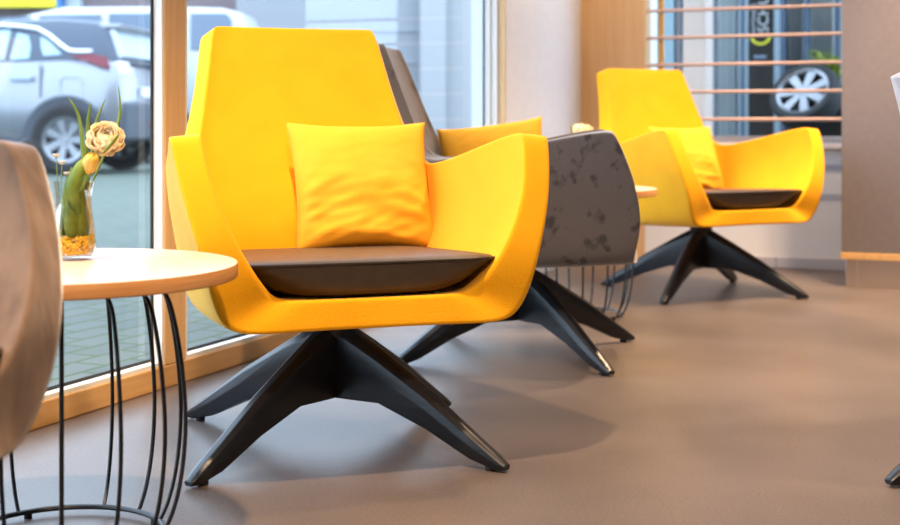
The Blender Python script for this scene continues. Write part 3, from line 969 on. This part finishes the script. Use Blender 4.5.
BANN = mat('black_banner', (.003,.004,.004), .5)
YARC = mat('yellow_print', (.62,.60,.03), .6)
WTXT = mat('pale_print', (.50,.54,.60), .6)
def banner(x0, x1, w, label, m=BANN, tm=WTXT, ym=YARC):
    u0, u1 = u_at(x0, w), u_at(x1, w)
    root = empty('banner', tuple(W((u0+u1)/2, w, GB)), -TH, label, 'banner')
    hw = (u1 - u0)/2
    um = (u0 + u1)/2
    MB().box(-hw, hw, 0, .012, .02, 3.2).build('cloth', m, root, smooth=False)
    MB().box(-hw-.01, hw+.01, -.06, .08, 0, .03).build('foot', PLAS, root, smooth=False)
    zc = zat(38, um, w) - GB
    pts = []
    R0 = hw*.78
    arc = MB()
    vs, fs = [], []
    for i in range(25):
        a = R(190 + 160*i/24)
        for rr in (R0*.80, R0*1.10):
            for y in (-.004, .001):
                vs.append((rr*math.cos(a), y, zc + rr*.92*math.sin(a) + R0*.25))
    for i in range(24):
        k = i*4
        fs += [(k,k+4,k+6,k+2),(k+1,k+3,k+7,k+5),(k,k+1,k+5,k+4),(k+2,k+6,k+7,k+3)]
    fs += [(0,2,3,1),(96,97,99,98)]
    arc.add(vs, fs).build('yellow_arc', ym, root, smooth=False)
    for txt, size, dx in (('AUTOHAUS', hw*.36, -hw*.42), ('SCHU', hw*.98, hw*.62)):
        cu = bpy.data.curves.new('lettering', 'FONT'); cu.body = txt; cu.size = size*1.25; cu.extrude = .002
        cu.materials.append(tm)
        tmp = bpy.data.objects.new('tmp', cu); COL.objects.link(tmp)
        bpy.context.view_layer.update()
        me = bpy.data.meshes.new_from_object(tmp.evaluated_get(bpy.context.evaluated_depsgraph_get()))
        bpy.data.objects.remove(tmp)
        o = bpy.data.objects.new('lettering', me); link(o, root)
        o.rotation_euler = (R(90), R(-90), 0)       # stands on the banner face, reading upwards
        o.location = (dx, -.004, zat(33, um, w) - GB)
    MB().box(-hw*.55, hw*.45, -.003, 0, zat(58.5, um, w)-GB, zat(55, um, w)-GB).build('print_line', mat('blue_print', (.16,.22,.32), .6), root, smooth=False)
banner(748.5, 773, 1.75, 'black banner with a yellow arc and upright lettering, right of the blue mullion')
banner(694, 716.5, 1.85, 'dull grey copy of the black banner for its reflection in the glass, half hidden by the peach column',
       mat('reflected_banner', (.10,.12,.16), .5), mat('reflected_print', (.24,.27,.32), .6), mat('reflected_yellow_print', (.38,.38,.08), .6))  # dimmed banner copy, added as the reflection in the glass

# alloy wheel on a dark stand, with plants behind it
STM = mat('black_stand', (.004,.005,.004), .6)
stand = empty('display_stand', (OX, OY, 0), -TH, 'black display stand with a back panel under the tilted alloy wheel', 'stand')
bbox_px('base', STM, 776, 850, 1.45, .34, GB, .56, stand)
bbox_px('back_panel', STM, 806, 850, 1.82, .08, GB, .90, stand)
uw = u_at(806, 1.6)
pw = W(uw, 1.62)
zc = CAMH - (97 - HOR)*pw.y/F
sz = pw.y / F
aw = empty('alloy_wheel', (pw.x, pw.y, zc), 0, 'silver alloy wheel with black tyre displayed outside the back window', 'wheel')
r_t = 35*sz
def disp_wheel(root, r):
    Rx = Matrix.Rotation(R(90), 4, 'X')
    hwid = r*.34
    MB().lathe([(r*.74,-hwid),(r*.9,-hwid*1.08),(r,-hwid*.7),(r,hwid*.7),(r*.92,hwid*1.05),(r*.78,hwid),(r*.74,hwid*.7),(r*.74,-hwid)], 48, M=Rx).build('tire', TIRE, root)
    rm = MB()
    rm.lathe([(r*.68,hwid*.85),(r*.77,hwid*1.0),(r*.78,hwid*.7),(r*.73,-hwid*.6),(r*.69,-hwid*.6),(r*.68,hwid*.85)], 48, M=Rx)
    rm.lathe([(0,hwid*.85),(r*.13,hwid*.85),(r*.17,hwid*.7),(r*.17,hwid*.3),(0,hwid*.3)], 24, M=Rx)
    for k in range(7):
        M = Rx @ Matrix.Rotation(2*math.pi*k/7 + .3, 4, 'Z')
        w0, w1 = r*.085, r*.135
        z1, z0 = hwid*.82, hwid*.45
        rm.add([(r*.1,-w0,z1),(r*.7,-w1,z1),(r*.7,w1,z1),(r*.1,w0,z1),(r*.1,-w0,z0),(r*.7,-w1,z0),(r*.7,w1,z0),(r*.1,w0,z0)],
               [(0,1,2,3),(4,7,6,5),(0,4,5,1),(1,5,6,2),(2,6,7,3),(3,7,4,0)], 0, M)
    rm.build('rim', RIM, root, sharp=30)
    MB().lathe([(0,-hwid*.3),(r*.7,-hwid*.3),(r*.7,-hwid*.2),(0,-hwid*.2)], 32, M=Rx).build('back_disc', PLAS, root)
disp_wheel(aw, r_t)
aw.rotation_mode = 'QUATERNION'
aw.rotation_quaternion = Vector((0,-1,0)).rotation_difference(Vector((-.53,-.64,.55)).normalized())

def shrub(px, py, w, rad, label, n_=160):
    u = u_at(px, w); p = W(u, w)
    zc_ = CAMH - (py - HOR)*p.y/F
    root = empty('potted_plant', (p.x, p.y, GB), 0, label, 'plant')
    MB().lathe([(0,0),(.09,0),(.12,.28),(.105,.28),(0,.25)], 20).build('pot', PLAS, root)
    MB().tube([(0,0,.2),(.01,0,zc_-GB)], .012, 8).build('stem', mat('bark', (.10,.07,.04), .9), root)
    mbx = MB()
    for k in range(n_):
        d = Vector((random.gauss(0,1), random.gauss(0,1), random.gauss(0,1))).normalized()*rad*random.uniform(.35,1)
        M = Matrix.Translation(d + Vector((0,0,zc_-GB))) @ Matrix.Rotation(random.random()*6.28,4,'Z') @ Matrix.Rotation(random.uniform(-1.2,.6),4,'X')
        mbx.add([(0,0,0),(.018,.03,.004),(0,.075,0),(-.018,.03,.004)], [(0,1,2,3)], 0, M)
    mbx.build('foliage', GRN, root, smooth=False)
shrub(825, 68, 2.02, .12, 'green leafy plant behind the tilted alloy wheel')

# ------------------------------------------------------------------ light
wd = bpy.data.worlds.new('world'); bpy.context.scene.world = wd
wd.use_nodes = True
bg = wd.node_tree.nodes['Background']
bg.inputs['Color'].default_value = (.64, .80, 1.0, 1)
bg.inputs['Strength'].default_value = 4.4

def spot(name, x, y, z, tx, ty, tz, power, size=R(110), blend=.6, col=(1,.70,.45), rad=.05):
    li = bpy.data.lights.new(name, 'SPOT'); li.energy = power; li.spot_size = size; li.spot_blend = blend
    li.color = col; li.shadow_soft_size = rad
    o = bpy.data.objects.new(name, li); COL.objects.link(o)
    o.location = (x, y, z)
    o.rotation_euler = (Vector((tx,ty,tz)) - Vector((x,y,z))).to_track_quat('-Z', 'Y').to_euler()
    return o
LZ = 2.82
N_, M_ = R(72), R(85)
spot('ceiling_spot', -.38, 1.85, LZ, -.32, 2.2, 0, 350, R(82))
spot('ceiling_spot', 1.0, 3.75, LZ, .8, 3.75, 0, 150, R(95))
spot('ceiling_spot', 1.75, 4.55, LZ, 1.65, 4.6, 0, 330, M_)
spot('ceiling_spot', 1.05, 5.65, LZ, 1.05, 5.9, .2, 110, R(105))
spot('ceiling_spot', 1.80, 5.0, LZ, 1.7, 5.25, .1, 260, M_)
spot('ceiling_spot', 2.05, 5.0, LZ, 1.95, 5.45, 0, 230, R(36))
spot('ceiling_spot', 2.0, 2.3, LZ, 1.9, 2.4, 0, 130, M_)
spot('ceiling_spot', .9, 1.2, LZ, .9, 1.5, 0, 100, N_)
spot('ceiling_spot', .25, -.6, LZ, -.62, 1.75, .55, 300, R(38))  # added spot behind the camera, brightens the foreground velvet arm

# ------------------------------------------------------------------ camera
cam = bpy.data.cameras.new('camera'); co = bpy.data.objects.new('camera', cam); COL.objects.link(co)
co.location = (0, 0, CAMH); co.rotation_euler = (R(90), 0, 0)
cam.sensor_fit = 'HORIZONTAL'; cam.sensor_width = 36; cam.lens = F/900*36
cam.shift_x = 0; cam.shift_y = -(262.5 - HOR)/900
cam.clip_start = .02; cam.clip_end = 200
cam.dof.use_dof = True; cam.dof.focus_distance = 2.75; cam.dof.aperture_fstop = 4.0
sc = bpy.context.scene
sc.camera = co
sc.view_settings.view_transform = 'Standard'
try: sc.view_settings.look = 'None'
except Exception: pass
sc.view_settings.exposure = 0.3
sc.view_settings.gamma = 1.0
sc.view_settings.use_curve_mapping = False
sc.cycles.use_denoising = True
sc.cycles.max_bounces = 8; sc.cycles.diffuse_bounces = 5; sc.cycles.transparent_max_bounces = 12
sc.cycles.sample_clamp_indirect = 6
